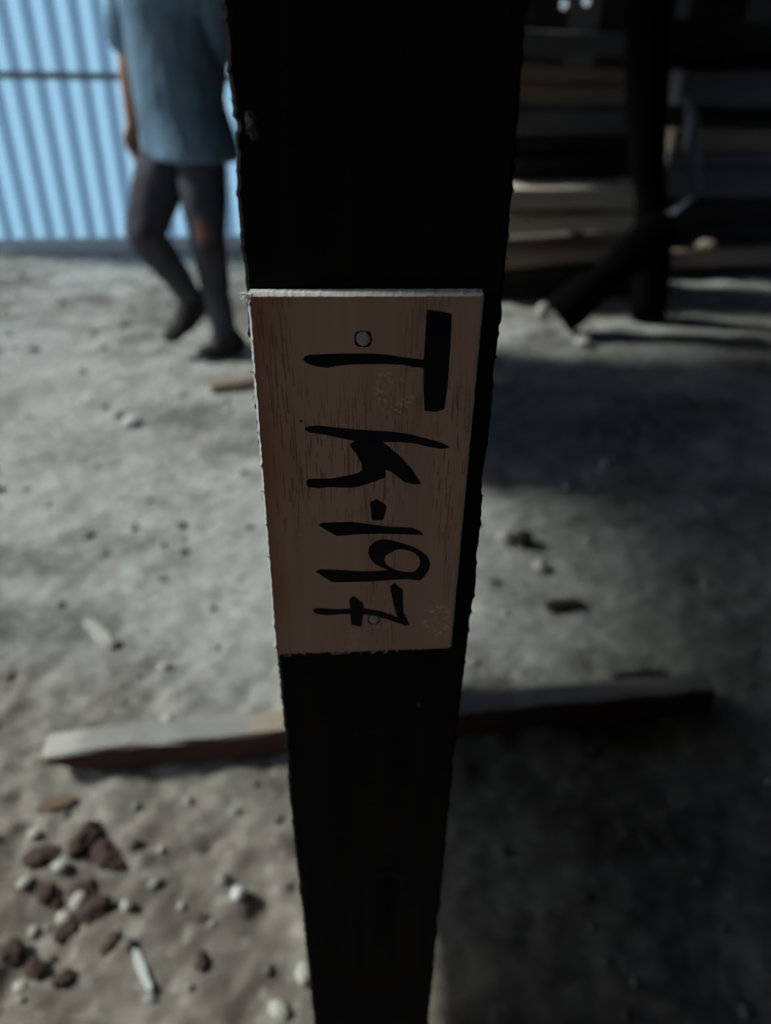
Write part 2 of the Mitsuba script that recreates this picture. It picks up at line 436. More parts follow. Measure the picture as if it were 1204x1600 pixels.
def outline():
    r = np.random.default_rng(5)
    pts = []
    zs = np.linspace(-0.0895, 0.0908, 150)           # left edge upwards
    xl = np.interp(zs, [-0.0907, 0.0909], [-0.0544, -0.0538])
    pts += [(x + 0.00035 * (r.random() - 0.5) - (0.0006 if r.random() < 0.05 else 0), z) for x, z in zip(xl, zs)]
    xs = np.linspace(-0.0534, 0.0350, 90)            # top edge
    pts += [(x, np.interp(x, [-0.0537, 0.0354], [0.0912, 0.0930]) + 0.00022 * (r.random() - 0.5)) for x in xs]
    zs = np.linspace(0.0926, -0.0832, 130)           # right edge downwards
    pts += [(np.interp(z, [-0.0837, 0.093], [0.0343, 0.0354]) + 0.00022 * (r.random() - 0.5), z) for z in zs]
    xs = np.linspace(0.0340, -0.0541, 150)           # torn lower edge
    pts += [(x, np.interp(x, [-0.0544, 0.0343], [-0.0902, -0.0838]) + (0.0011 * (r.random() - 0.6) if x < 0.02 else 0.0004 * (r.random() - 0.5))) for x in xs]
    return np.array(pts)


out = outline()
cen = np.array([-0.0097, 0.0])
inner = cen + (out - cen) * [1 - 0.0012 / 0.0446, 1 - 0.0008 / 0.09]
nails = [(-0.0100, 0.0749), (-0.0046, -0.0658)]
sign = obj('plywood_tag', None, label='small reddish plywood tag marked TK-197 nailed to the black post', cat='sign')


def core_mesh():
    N = len(out)
    yy = [FRONT + 0.0005, FRONT + 0.0017, BACK]
    V = np.vstack([np.column_stack([inner[:, 0], np.full(N, yy[0]), inner[:, 1] + CZ]), np.column_stack([out[:, 0], np.full(N, yy[1]), out[:, 1] + CZ]), np.column_stack([out[:, 0], np.full(N, yy[2]), out[:, 1] + CZ])])
    V[N:2 * N, 1] += 0.0004 * (np.random.default_rng(6).random(N) - 0.5)
    i, j = np.arange(N), (np.arange(N) + 1) % N
    F = [np.stack([i + a * N, j + a * N, j + a * N + N], 1) for a in (0, 1)] + [np.stack([i + a * N, j + a * N + N, i + a * N + N], 1) for a in (0, 1)]
    V = np.vstack([V, [[cen[0], BACK, CZ]]])
    F.append(np.stack([i + 2 * N, j + 2 * N, i * 0 + 3 * N], 1))
    m = mesh(V, np.vstack(F))
    m.fix_normals()
    return m


def slab(poly, y_front, thick):
    e = trimesh.creation.extrude_polygon(poly, thick, engine='earcut')
    v = e.vertices
    m = mesh(np.stack([v[:, 0], y_front + v[:, 2], v[:, 1] + CZ], 1), e.faces)
    m.fix_normals()
    return m


def pit(c, r, seed):
    rr = np.random.default_rng(seed)
    a = np.linspace(0, 2 * math.pi, 20, endpoint=False) + 0.3
    k = r * (1 / np.maximum(np.abs(np.cos(a)), np.abs(np.sin(a)))) ** 0.55
    return Polygon([(c[0] + q * math.cos(t) * rr.uniform(0.95, 1.06), c[1] + q * math.sin(t) * rr.uniform(0.95, 1.06)) for q, t in zip(k, a)])


pits = [pit(nails[0], 0.0033, 2), pit(nails[1], 0.0029, 4)]
face = Polygon(inner).buffer(0)
for q in pits:
    face = face.difference(q)
obj('core', mikit.ply(core_mesh(), 'mat_core'), sign, label='pale cut edge of the tag')
obj('face_veneer', mikit.ply(slab(face, FRONT, 0.0007), 'mat_veneer'), sign)
for q in pits:
    b = slab(q, FRONT + 0.0006, 0.0004)
    obj('nail_hole', mikit.ply(b, 'mat_black_wood'), sign, label='dark punched hole around the nail')


def nail_head(c, r, seed):
    e = trimesh.creation.cylinder(radius=r, height=0.0011, sections=20)
    e = e.subdivide().subdivide().subdivide()
    v = e.vertices.copy()
    rr = np.linalg.norm(v[:, :2], axis=1)
    th = np.arctan2(v[:, 1], v[:, 0])
    v[:, :2] *= (1 + 0.10 * (meshkit.noise(np.stack([np.cos(th) * 2 + seed, np.sin(th) * 2, th * 0], -1), seed) - 0.5))[:, None]
    topv = v[:, 2] > 0.0005
    a = 0.5
    g = np.maximum(np.abs(np.sin((v[:, 0] * math.cos(a) + v[:, 1] * math.sin(a)) * 3600)), np.abs(np.sin((v[:, 1] * math.cos(a) - v[:, 0] * math.sin(a)) * 3600)))
    v[topv, 2] += 0.00022 * (g[topv] - 0.8) + 0.0004 * (meshkit.fbm(np.stack([v[topv, 0] * 900, v[topv, 1] * 900, v[topv, 0] * 0 + seed], -1), 2, 5) - 0.5) - 0.0004 * (rr[topv] / r) ** 4
    m = mesh(np.stack([c[0] + v[:, 0], FRONT + 0.0004 - v[:, 2], CZ + c[1] + v[:, 1]], 1), e.faces)
    m.fix_normals()
    return m


obj('nail', mikit.ply(nail_head(nails[0], 0.0028, 3), 'mat_nail'), sign, label='dull grey nail head beside the T')
obj('nail', mikit.ply(nail_head(nails[1], 0.0025, 9), 'mat_nail'), sign, label='dull grey nail head on the 7')

INK = {
    'T_bar': [(14.18,86.67),(18.7,86.36),(23.56,85.32),(23.82,78.52),(23.77,68.39),(23.76,57.24),(23.04,46.26),(19.47,45.07),(15.2,45.44),(14.4,53.86),(13.91,67.57),(14.0,78.32)],
    'T_stem': [(-33.67,66.27),(-32.75,67.33),(-30.97,67.97),(-19.3,68.82),(-6.51,69.09),(0.48,68.63),(6.33,67.72),(15.69,66.88),(15.85,63.69),(9.37,64.05),(6.42,64.85),(-1.79,65.1),(-13.51,64.67),(-19.97,63.92),(-23.81,62.98),(-28.2,63.5),(-31.69,64.47)],
    'K1': [(-34.14,35.99),(-33.68,36.81),(-32.74,37.24),(-28.41,37.67),(-19.82,36.78),(-9.96,36.05),(1.14,35.61),(8.58,34.68),(16.09,32.79),(22.38,31.07),(26.75,28.87),(23.16,28.3),(17.5,29.08),(11.21,30.61),(4.97,31.02),(-3.74,30.83),(-10.58,30.68),(-18.03,32.03),(-26.06,33.78),(-32.22,34.67)],
    'K2': [(-15.57,29.18),(-14.0,30.6),(-10.58,32.06),(-3.75,32.21),(1.3,28.16),(6.43,23.34),(11.05,17.7),(15.15,11.06),(11.94,10.76),(8.05,11.78),(4.76,14.65),(2.16,16.78),(-0.4,17.8),(-0.21,14.17),(-4.8,11.85),(-11.87,9.1),(-15.75,8.48),(-24.15,8.66),(-29.34,7.94),(-33.84,8.44),(-34.54,10.43),(-34.04,11.55),(-33.05,12.31),(-23.41,12.68),(-15.7,14.54),(-11.86,15.73),(-10.26,17.22),(-10.58,20.81),(-12.78,25.03)],
    'hy': [(-6.63,1.16),(-4.13,2.86),(0.11,-0.1),(0.16,-2.52),(-0.89,-7.57),(-3.54,-8.08),(-5.91,-8.02),(-6.42,-2.68)],
    'one': [(-29.71,-11.31),(-28.25,-10.25),(-22.54,-9.77),(-14.93,-9.37),(-7.32,-10.32),(1.26,-11.47),(12.24,-11.78),(14.68,-13.09),(17.65,-15.43),(9.97,-15.27),(-3.46,-15.25),(-13.05,-15.83),(-21.71,-16.85),(-26.44,-13.85)],
    'nine': [(-7.53,-25.65),(-6.96,-23.03),(-5.82,-20.89),(-3.7,-19.31),(-1.5,-18.45),(1.88,-18.48),(5.28,-19.45),(13.1,-22.19),(16.59,-24.47),(19.13,-26.79),(20.52,-29.15),(21.02,-31.56),(20.77,-34.37),(19.61,-37.1),(18.22,-39.36),(16.8,-41.14),(13.79,-40.72),(10.79,-40.42),(1.83,-41.27),(-7.16,-42.37),(-24.18,-43.18),(-29.08,-39.55),(-31.8,-37.4),(-29.97,-35.87),(-23.04,-35.95),(-11.15,-36.64),(-2.23,-36.17),(2.21,-35.56),(-1.77,-33.71),(-4.25,-32.18),(-6.44,-29.22)],
    'hole': [(0.14,-29.66),(0.88,-27.6),(2.51,-26.0),(4.44,-24.77),(6.36,-23.89),(8.79,-23.95),(11.24,-24.6),(13.43,-25.85),(15.25,-27.48),(16.04,-29.87),(15.94,-32.29),(15.04,-34.39),(13.61,-36.02),(11.14,-36.2),(8.66,-35.9),(5.67,-35.23),(3.17,-33.83),(1.16,-32.05)],
    's1': [(-34.2,-60.43),(-32.2,-59.06),(-23.49,-59.63),(-9.12,-58.73),(-0.9,-60.36),(6.37,-63.5),(12.93,-68.03),(11.2,-69.03),(1.24,-64.84),(-8.6,-62.42),(-19.42,-62.44),(-27.69,-63.32),(-32.83,-62.52)],
    's2': [(2.9,-45.01),(4.86,-43.07),(8.78,-46.76),(9.58,-60.36),(12.94,-68.3),(7.45,-65.08),(6.33,-61.77),(4.64,-55.23)],
    's3': [(-16.25,-53.17),(-14.51,-51.19),(-9.64,-55.6),(-9.84,-62.19),(-10.66,-70.28),(-15.55,-69.05),(-16.02,-62.35)],
}
nine_hole = INK.pop('hole')
drill = [q.buffer(0.0002) for q in pits]
ink_parts = [('letter', ['T_bar', 'T_stem'], 'black marker letter T'), ('letter', ['K1', 'K2'], 'black marker letter K'), ('hyphen', ['hy'], 'black marker hyphen'),
             ('digit', ['one'], 'black marker digit 1'), ('digit', ['nine'], 'black marker digit 9'), ('digit', ['s1', 's2', 's3'], 'black marker digit 7')]
for k, (name, keys, lab) in enumerate(ink_parts):
    g = None
    for q in keys:
        p = Polygon(np.array(INK[q]) / 1000).buffer(0)
        p = p.buffer(0.00035).buffer(-0.0007).buffer(0.00045)
        if q == 'nine':
            p = p.difference(Polygon(np.array(nine_hole) / 1000).buffer(0.0003).buffer(0.0))
        g = p if g is None else g.union(p)
    for q in drill:
        g = g.difference(q)
    gs = [x for x in getattr(g, 'geoms', [g]) if x.area > 1e-7]
    m = trimesh.util.concatenate([slab(x, FRONT - 0.00012, 0.00014) for x in gs])
    obj(name, mikit.ply(m, 'mat_ink'), sign, label=lab)
sp = []
cornr = np.array([-0.0530, FRONT + 0.0012, CZ + 0.0908])
for dx, dz, ln, w in ((-1, 0.10, 0.0036, 0.00065), (-0.9, -0.55, 0.0040, 0.00055), (-1, 0.35, 0.0026, 0.0005), (-0.6, -0.9, 0.0046, 0.0004), (-1, -0.2, 0.0028, 0.0006)):
    d = np.array([dx, 0, dz]) / math.hypot(dx, dz)
    sp.append(tube([cornr - d * 0.001, cornr + d * ln * 0.5 + [0, 0, 0.0002], cornr + d * ln], [w, w * 0.8, w * 0.15], 6))
obj('splinter', mikit.ply(trimesh.util.concatenate(sp), 'mat_fibre'), sign, label='white frayed splinters at the upper left corner')
fr = []
for k in range(16):
    x = rng.uniform(-0.052, 0.012)
    z = np.interp(x, [-0.0544, 0.0343], [-0.0902, -0.0838])
    p = np.array([x, FRONT + 0.0003, CZ + z + 0.0006])
    fr.append(tube([p, p + [rng.normal(0, .0006), -0.0002, -0.0009], p + [rng.normal(0, .0016), -0.0003, -rng.uniform(.0008, .0022)]], [0.0002, 0.00016, 0.00005], 5))
for z in (0.0335, 0.005, -0.0845, -0.0895, 0.06, -0.03):
    p = np.array([-0.0543, FRONT + 0.0012, CZ + z])
    fr.append(tube([p + [0.0004, 0, 0], p + [-0.0006, -0.0003, 0.0003], p + [rng.uniform(-0.0012, 0.0006), -0.0006, 0.0008]], [0.00035, 0.0003, 0.00008], 5))
obj('torn_fringe', mikit.ply(trimesh.util.concatenate(fr), 'mat_core'), sign, label='torn fibres on the cut edges', kind='stuff')

# ------------------------------------------------------------------ planks on the floor
def rest(m, clearance=0.0, quant=60):
    """lower or lift the mesh so that it just beds into the floor"""
    v = m.vertices
    low = v[v[:, 2] < v[:, 2].min() + 0.004 + 0.3 * (v[:, 2].max() - v[:, 2].min())]
    h = height(low[:, 0], low[:, 1])
    m = m.copy()
    m.apply_translation([0, 0, np.percentile(h - low[:, 2], quant) + clearance])
    return m


pk = beam([-0.615, 0.918, 0.035], [0.675, 1.111, 0.035], 0.056, 0.068, 0.004, 11, 0.0012, 26)
v = pk.vertices                                       # its left end is split and tapers
s = (v[:, 0] + 0.615)
tap = np.clip(1 - s / 0.11, 0, 1)
v[:, 2] = np.where(v[:, 2] < 0.03, v[:, 2] + tap * 0.044, v[:, 2] - tap * 0.006)
pk.vertices = v
obj('floor_plank', mikit.ply(rest(pk, 0.0, 50), 'mat_floor_plank'), label='long squared timber lying across the dirt floor behind the post', cat='plank')
bk = beam([-0.70, 2.72, 0.02], [-0.36, 2.86, 0.02], 0.06, 0.035, 0.004, 12, 0.001)
obj('wood_offcut', mikit.ply(rest(bk), 'mat_timber_brown'), label='short brown wood offcut on the floor left of the post', cat='offcut')

# ------------------------------------------------------------------ timber stacks at the back right
def stack_y(x, front=0.0):
    return 4.05 + SL * (x - 0.63) - front


def board(x0, x1, z0, z1, front, depth, mat, lab, base=stack_y, tilt=0.0, seed=0, cat='board', group=None):
    """one sawn board of a stack; tilt: rise of its right end"""
    a, b = [x0, base(x0, front) + depth / 2, (z0 + z1) / 2], [x1, base(x1, front) + depth / 2, (z0 + z1) / 2 + tilt]
    return obj('stacked_board', mikit.ply(beam(a, b, depth, z1 - z0, 0.006, seed, 0.002, 7), mat), label=lab, cat=cat, group=group)


G, B, P, D = 'mat_timber_grey', 'mat_timber_brown', 'mat_timber_pale', 'mat_timber_dark'
rows = [  # x0, x1, z0, z1, in front by, mat, tilt, label
    (0.40, 1.42, 0.00, 0.085, 0.02, D, 0, 'lowest dark board of the timber stack right of the post'),
    (0.36, 1.38, 0.095, 0.155, 0.05, D, 0.006, 'dull dark board second from the floor in the stack right of the post'),
    (0.42, 1.40, 0.170, 0.235, 0.08, B, 0.050, 'brown board slanting up at its right end below the two pale boards'),
    (0.34, 1.30, 0.345, 0.415, 0.10, P, 0.020, 'lower of the two paler boards jutting from the stack right of the post'),
    (0.38, 1.29, 0.485, 0.575, 0.16, P, 0.006, 'palest thick board jutting from the stack right of the post'),
    (0.44, 1.18, 0.590, 0.690, -0.08, D, 0, 'dark recessed board just above the palest board'),
    (0.40, 1.22, 0.705, 0.790, -0.10, D, 0, 'black recessed board below the bluish grey board'),
    (0.36, 1.20, 0.800, 0.905, 0.00, G, 0, 'bluish grey board at mid-height of the stack right of the post'),
    (0.42, 1.18, 0.925, 1.010, -0.02, B, 0, 'dull brown board above the bluish grey board'),
    (0.38, 1.15, 1.022, 1.085, 0.00, B, 0, 'brown board just under the black gap near the top of the stack'),
    (0.35, 1.25, 1.125, 1.225, 0.03, G, 0, 'top grey board of the stack with a faint blue glint'),
]
for i, (x0, x1, z0, z1, fr_, m_, ti, lab) in enumerate(rows):
    board(x0, x1, z0 + 0.01, z1 + 0.01, fr_, 0.34 + fr_, m_, lab, tilt=ti, seed=40 + i)
for i, (x, z0, z1) in enumerate([(0.58, 0.277, 0.345), (1.0, 0.308, 0.355), (0.56, 0.434, 0.483), (1.0, 0.444, 0.483)]):
    obj('stack_spacer', mikit.ply(beam([x, stack_y(x, -0.05), (z0 + z1) / 2 + 0.012], [x, stack_y(x, -0.3), (z0 + z1) / 2 + 0.012], 0.07, z1 - z0, 0.004, i), 'mat_timber_dark'),
        label=('dark spacer stick under the lower pale board, close to the post', 'dark spacer stick under the lower pale board, near the leaning log',
               'dark spacer stick between the two pale boards, close to the post', 'dark spacer stick between the two pale boards, near the leaning log')[i], cat='spacer', group='spacer sticks in the timber stack')


def stack_y2(x, front=0.0):
    return 4.60 + SL * (x - 1.70) - front


rows2 = [
    (1.55, 3.3, 0.00, 0.060, 0.00, D, 'lowest dark board of the far right stack'),
    (1.50, 3.3, 0.065, 0.165, 0.04, B, 'brown board lying low in the far right stack'),
    (1.50, 3.3, 0.175, 0.290, -0.06, D, 'dark board above the low brown board at the far right'),
    (1.50, 3.3, 0.300, 0.430, -0.04, D, 'dark thick board at mid-height of the far right stack'),
    (1.50, 3.3, 0.440, 0.600, -0.05, G, 'dim bluish grey slab in the far right stack'),
    (1.50, 3.3, 0.615, 0.680, 0.02, G, 'thin bluish grey board under the dull brown one at the far right'),
    (1.50, 3.3, 0.690, 0.800, 0.03, B, 'dull brown grey board in the upper half of the far right stack'),
    (1.50, 3.3, 0.815, 0.900, -0.08, D, 'dark recessed board in the upper half of the far right stack'),
    (1.50, 3.3, 0.910, 1.080, 0.00, G, 'thick grey brown slab below the black rail at the far right'),
    (1.40, 3.3, 1.090, 1.150, 0.06, 'mat_black_wood', 'black rail crossing near the top of the far right stack'),
    (1.40, 3.3, 1.165, 1.300, -0.03, D, 'topmost dim board of the far right stack'),
]
for i, (x0, x1, z0, z1, fr_, m_, lab) in enumerate(rows2):
    board(x0, x1, z0 + 0.005, z1 + 0.005, fr_, 0.30 + fr_, m_, lab, base=stack_y2, seed=70 + i)
blk = rock(3, 0.055, 0.05, 0.035, 2)
blk.apply_translation([1.86, stack_y2(1.86, 0.06), 0.20])
obj('wood_lump', mikit.ply(blk, 'mat_timber_brown'), label='small brown lump of wood lying on the low board at the far right', cat='offcut')

# the dark crooked log between the stacks, its prop, an added lit-edge strip
z_ = np.linspace(0, 1, 16)
pts = np.stack([1.315 - 0.345 * z_ + 0.02 * np.sin(z_ * 9), 3.72 + 0.02 * np.cos(z_ * 7), 0.0 + 1.75 * z_], 1)
lg = tube(pts, 0.084 + 0.010 * np.sin(z_ * 13) + 0.12 * np.clip(z_ - 0.6, 0, 1), 14)
v = lg.vertices
lg.vertices = v + 0.02 * (np.stack([meshkit.fbm(v * 7, 3, k) for k in (1, 2, 3)], 1) - 0.5)
obj('leaning_log', mikit.ply(lg, 'mat_black_wood', smooth=True), label='dark crooked log leaning upright between the two timber stacks', cat='log')
z_ = np.linspace(0, 1, 12)
pts = np.stack([0.80 + 0.44 * z_, 3.47 + 0.03 * z_, 0.085 + 0.42 * z_], 1)
lg = tube(pts, 0.088 + 0.014 * np.sin(z_ * 8 + 1), 12)
v = lg.vertices
lg.vertices = v + 0.02 * (np.stack([meshkit.fbm(v * 7 + 5, 3, k) for k in (1, 2, 3)], 1) - 0.5)
obj('slanting_log', mikit.ply(lg, 'mat_black_wood', smooth=True), label='short black log slanting down to the left at the foot of the stacks', cat='log')
s_ = np.linspace(0, 1, 26)
cl = np.interp(s_, [0, 0.15, 0.5, 0.85, 1], [1.222, 1.275, 1.305, 1.370, 1.275])
cz = np.interp(s_, [0, 0.15, 0.5, 0.85, 1], [1.00, 0.94, 0.80, 0.63, 0.54])
V = []
for a, b, c in zip(cl, cz, s_):
    for k in range(5):
        V.append([a + (k - 2) * 0.017 * (1 - 0.4 * abs(c - 0.5)), 3.585 + 0.014 * math.sin(k * 1.9 + c * 7), b])
V = np.array(V)
F = [[i * 5 + j, i * 5 + j + 1, i * 5 + j + 6] for i in range(25) for j in range(4)] + [[i * 5 + j, i * 5 + j + 6, i * 5 + j + 5] for i in range(25) for j in range(4)]
V2 = V + [0, 0.004, 0]
edge = [(i * 5, i * 5 + 5) for i in range(25)] + [(i * 5 + 9, i * 5 + 4) for i in range(25)] + [(j + 1, j) for j in range(4)] + [(125 + j, 126 + j) for j in range(4)]
F2 = [[a + 130, c + 130, b + 130] for a, b, c in F]
F3 = [q for a, b in edge for q in ([a, b, b + 130], [a, b + 130, a + 130])]
cm = mesh(np.vstack([V, V2]), F + F2 + F3)
cm.fix_normals()
obj('lit_edge_strip', mikit.ply(cm, 'mat_lit_edge', smooth=True), label='pale bluish strip added as the lit edge of the dark crooked log', cat='cloth')

# ------------------------------------------------------------------ the walking person
def sph(p, r):
    r = np.broadcast_to(np.asarray(r, float), 3)
    return m3.Manifold.sphere(1.0, 20).scale(list(map(float, r))).translate(list(map(float, p)))


def bone(*pr):
    return m3.Manifold.batch_hull([sph(p, r) for p, r in pr])


def fuse(bones, length=0.012, it=14, wrinkle=0.0, seed=0, sc=14.0):
    m = m3.Manifold.batch_boolean(bones, m3.OpType.Add).refine_to_length(length).to_mesh()
    t = trimesh.Trimesh(m.vert_properties[:, :3], m.tri_verts, process=True)
    trimesh.smoothing.filter_taubin(t, iterations=it)
    if wrinkle:
        n = t.vertex_normals
        q = t.vertices * [sc, sc, sc * 0.45]
        t.vertices = t.vertices + n * (wrinkle * 2 * (meshkit.fbm(q, 3, seed) - 0.5))[:, None]
    return mesh(t.vertices, t.faces)


FW, LF, UP = np.array([-0.61, -0.79, 0.0]), np.array([0.79, -0.61, 0.0]), np.array([0, 0, 1.0])
PC = np.array([-0.785, 3.12, 0.90])
A3 = np.array
hipR, hipL = PC - LF * 0.085 - UP * 0.05, PC + LF * 0.085 - UP * 0.05
kneeR, kneeL = A3([-0.945, 2.97, 0.53]), A3([-0.712, 2.985, 0.50])
ankR, ankL = A3([-0.860, 3.22, 0.215]), A3([-0.712, 3.125, 0.095])
toeR, toeL = A3([-0.935, 3.10, 0.085]), A3([-0.785, 3.06, 0.030])
heelR, heelL = A3([-0.845, 3.27, 0.165]), A3([-0.668, 3.165, 0.035])
CH = PC + UP * 0.36 + FW * 0.02
NK = PC + UP * 0.535 + FW * 0.03
HD = PC + UP * 0.66 + FW * 0.06
shR, shL = PC - LF * 0.185 + UP * 0.47, PC + LF * 0.185 + UP * 0.47
elR, elL = A3([-1.000, 3.28, 1.15]), A3([-0.650, 3.18, 1.13])
wrR, wrL = A3([-1.015, 3.24, 0.905]), A3([-0.700, 3.28, 0.90])


def hand(w, down, side, thumb, s=1.0):
    """palm, four curled fingers of different lengths and a thumb"""
    down, side, thumb = (q / np.linalg.norm(q) for q in (down, side, thumb))
    bs = [bone((w, 0.024), (w + down * 0.045 + side * 0.022, 0.015), (w + down * 0.045 - side * 0.022, 0.015), (w + down * 0.085 + side * 0.03, 0.011), (w + down * 0.085 - side * 0.03, 0.011))]
    for k, ln in enumerate((0.070, 0.080, 0.074, 0.058)):
        b = w + down * 0.085 + side * (0.030 - 0.020 * k)
        p1 = b + down * ln * 0.45 + thumb * 0.006
        p2 = b + down * ln * 0.78 + thumb * 0.022
        p3 = b + down * ln * 0.92 + thumb * 0.040
        bs += [bone((b, 0.0095), (p1, 0.009)), bone((p1, 0.009), (p2, 0.0085)), bone((p2, 0.0085), (p3, 0.0075))]
    b = w + down * 0.03 + side * 0.02
    t1 = b + down * 0.035 + side * 0.030 + thumb * 0.008
    t2 = t1 + down * 0.030 + side * 0.006 + thumb * 0.014
    return bs + [bone((b, 0.014), (t1, 0.0105)), bone((t1, 0.0105), (t2, 0.009))]


tw = lambda a, b, t: a + (b - a) * t
body = [bone((hipR, 0.088), (hipL, 0.088), (PC + UP * 0.04, [0.15, 0.15, 0.09])), bone((PC + UP * 0.04, [0.135, 0.135, 0.09]), (CH, [0.135, 0.130, 0.11])),
        bone((CH, [0.135, 0.130, 0.11]), (shR, 0.058), (shL, 0.058)), bone((NK - UP * 0.06, 0.062), (NK + UP * 0.05 + FW * 0.01, 0.055)),
        bone((hipR, 0.085), (kneeR, 0.056)), bone((hipL, 0.085), (kneeL, 0.056)), bone((kneeR, 0.054), (tw(kneeR, ankR, 0.35), 0.054), (ankR, 0.036)), bone((kneeL, 0.054), (tw(kneeL, ankL, 0.35), 0.054), (ankL, 0.036)),
        bone((ankR, 0.036), (tw(heelR, toeR, 0.2), 0.022), (tw(heelR, toeR, 0.85), 0.014)), bone((ankL, 0.036), (tw(heelL, toeL, 0.2), 0.02), (tw(heelL, toeL, 0.85), 0.014)),
        bone((shR, 0.054), (elR, 0.041)), bone((shL, 0.054), (elL, 0.041)), bone((elR, 0.041), (tw(elR, wrR, 0.3), 0.042), (wrR, 0.027)), bone((elL, 0.041), (tw(elL, wrL, 0.3), 0.042), (wrL, 0.027))]
hd = lambda f, l, u: HD + FW * f + LF * l + UP * u
body += [bone((hd(-0.015, 0, 0.03), [0.083, 0.083, 0.088]), (hd(0.03, 0, -0.045), 0.058), (hd(0.045, 0, -0.085), 0.032)), bone((NK, 0.055), (hd(-0.01, 0, -0.02), 0.06)),
         bone((hd(0.088, 0, 0.015), 0.010), (hd(0.108, 0, -0.022), 0.013)), bone((hd(0.082, 0.018, -0.060), 0.009), (hd(0.082, -0.018, -0.060), 0.009))]
for s in (-1, 1):
    body += [bone((hd(0.0, s * 0.083, 0.018), 0.014), (hd(-0.008, s * 0.085, -0.018), 0.012)), bone((hd(0.078, s * 0.03, 0.028), 0.010), (hd(0.072, s * 0.052, 0.026), 0.008))]
body += hand(wrR, A3([0.05, -0.12, -1.0]), FW, LF) + hand(wrL, A3([-0.12, -0.15, -1.0]), FW, -LF)
scene['mat_skin'] = princ((0.36, 0.19, 0.115), 0.55, 0.4)
scene['mat_shirt'] = princ((0.165, 0.255, 0.345), 0.95, 0.1)
scene['mat_shoe'] = princ((0.035, 0.033, 0.030), 0.85, 0.2)
scene['mat_hair'] = princ((0.012, 0.010, 0.009), 0.6, 0.3)
scene['mat_eye'] = princ((0.5, 0.48, 0.45), 0.3, 0.5)
person = obj('person', None, label='person in a loose dark shirt and trousers striding left before the bright ribbed wall', cat='person')
bm = fuse(body, 0.009, 8)
obj('body', mikit.ply(bm, 'mat_skin', smooth=True), person)
for s in (-1, 1):
    e = trimesh.creation.icosphere(2, 0.0125)
    e.apply_translation(hd(0.071, s * 0.032, 0.012))
    obj('eye', mikit.ply(e, 'mat_eye', smooth=True), person)
hm = fuse([bone((hd(-0.022, 0, 0.045), [0.090, 0.090, 0.086]), (hd(-0.035, 0, 0.0), 0.080))], 0.012, 3, 0.005, 4, 60)
obj('hair', mikit.ply(hm, 'mat_hair', smooth=True), person)
# the loose shirt: torso down to a flared hem, short wide sleeves
hem = PC - UP * 0.10
shirt = [bone((CH, [0.160, 0.156, 0.12]), (shR - LF * 0.005, 0.074), (shL + LF * 0.005, 0.074), (NK - UP * 0.055, 0.085)),
         bone((CH, [0.160, 0.156, 0.12]), (PC + UP * 0.06, [0.164, 0.160, 0.08])),
         bone((PC + UP * 0.06, [0.164, 0.160, 0.06]), (hem - LF * 0.035 - UP * 0.015, [0.145, 0.140, 0.02]), (hem + LF * 0.062 - UP * 0.005, [0.158, 0.155, 0.025]))]
for sh, el, sg in ((shR, elR, -1), (shL, elL, 1)):
    shirt.append(bone((sh, 0.078), (tw(sh, el, 0.84) + LF * sg * 0.020, 0.078)))
scene_shirt = fuse(shirt, 0.013, 10, 0.016, 8, 11)
obj('shirt', mikit.ply(scene_shirt, 'mat_shirt', smooth=True), person)
tr = [bone((hipR, 0.098), (hipL, 0.094), (PC + UP * 0.05, [0.145, 0.140, 0.07])), bone((hipR, 0.100), (tw(hipR, kneeR, 0.5), 0.095), (kneeR, 0.076)), bone((hipL, 0.094), (tw(hipL, kneeL, 0.5), 0.088), (kneeL, 0.066)),
      bone((kneeR, 0.076), (tw(kneeR, ankR, 0.4), 0.060), (tw(kneeR, ankR, 0.93), 0.050)), bone((kneeL, 0.068), (tw(kneeL, ankL, 0.4), 0.062), (tw(kneeL, ankL, 0.93), 0.050))]
tm = fuse(tr, 0.012, 8, 0.010, 3, 13)
v = tm.vertices
col = np.tile([0.070, 0.068, 0.082], (len(v), 1))
f_ = meshkit.fbm(v * 9, 3, 4)[:, None]
col = col * (0.6 + 0.8 * f_)
mk = lambda c, r: np.exp(-(np.linalg.norm(v - np.array(c), axis=1) / r) ** 4)[:, None]
col = col * (1 - mk([-1.03, 3.03, 0.655], 0.05)) + np.array([0.12, 0.11, 0.035]) * mk([-1.03, 3.03, 0.655], 0.05)      # a yellowish worn patch on the thigh
col = col * (1 - mk([-0.72, 2.91, 0.555], 0.045)) + np.array([0.21, 0.10, 0.085]) * mk([-0.72, 2.91, 0.555], 0.045)    # a reddish one on the knee
scene['mat_trousers'] = princ({'type': 'mesh_attribute', 'name': 'vertex_color'}, 0.95, 0.1)
obj('trousers', mikit.ply(tm, 'mat_trousers', smooth=True, color=col), person)
for ank, heel, toe in ((ankR, heelR, toeR), (ankL, heelL, toeL)):
    d = (toe - heel) / np.linalg.norm(toe - heel)
    sm = fuse([bone((ank, 0.054), (heel, 0.042), (tw(heel, toe, 0.55), 0.048)), bone((heel, [0.040, 0.040, 0.032]), (tw(heel, toe, 0.6), [0.047, 0.047, 0.034]), (toe, [0.040, 0.040, 0.026]))], 0.010, 4, 0.003, 2, 30)
    obj('shoe', mikit.ply(sm, 'mat_shoe', smooth=True), person)

# ------------------------------------------------------------------ what lies on the floor
def lay(name, m, mat, x, y, yaw=0.0, bury=0.3, **k):
    m = m.copy()
    m.apply_transform(trimesh.transformations.rotation_matrix(yaw, [0, 0, 1]))
    hgt = m.vertices[:, 2].max() - m.vertices[:, 2].min()
    m.apply_translation([x, y, float(height(x, y)) - m.vertices[:, 2].min() - bury * hgt])
    return obj(name, mikit.ply(m, mat, smooth=40), **k)


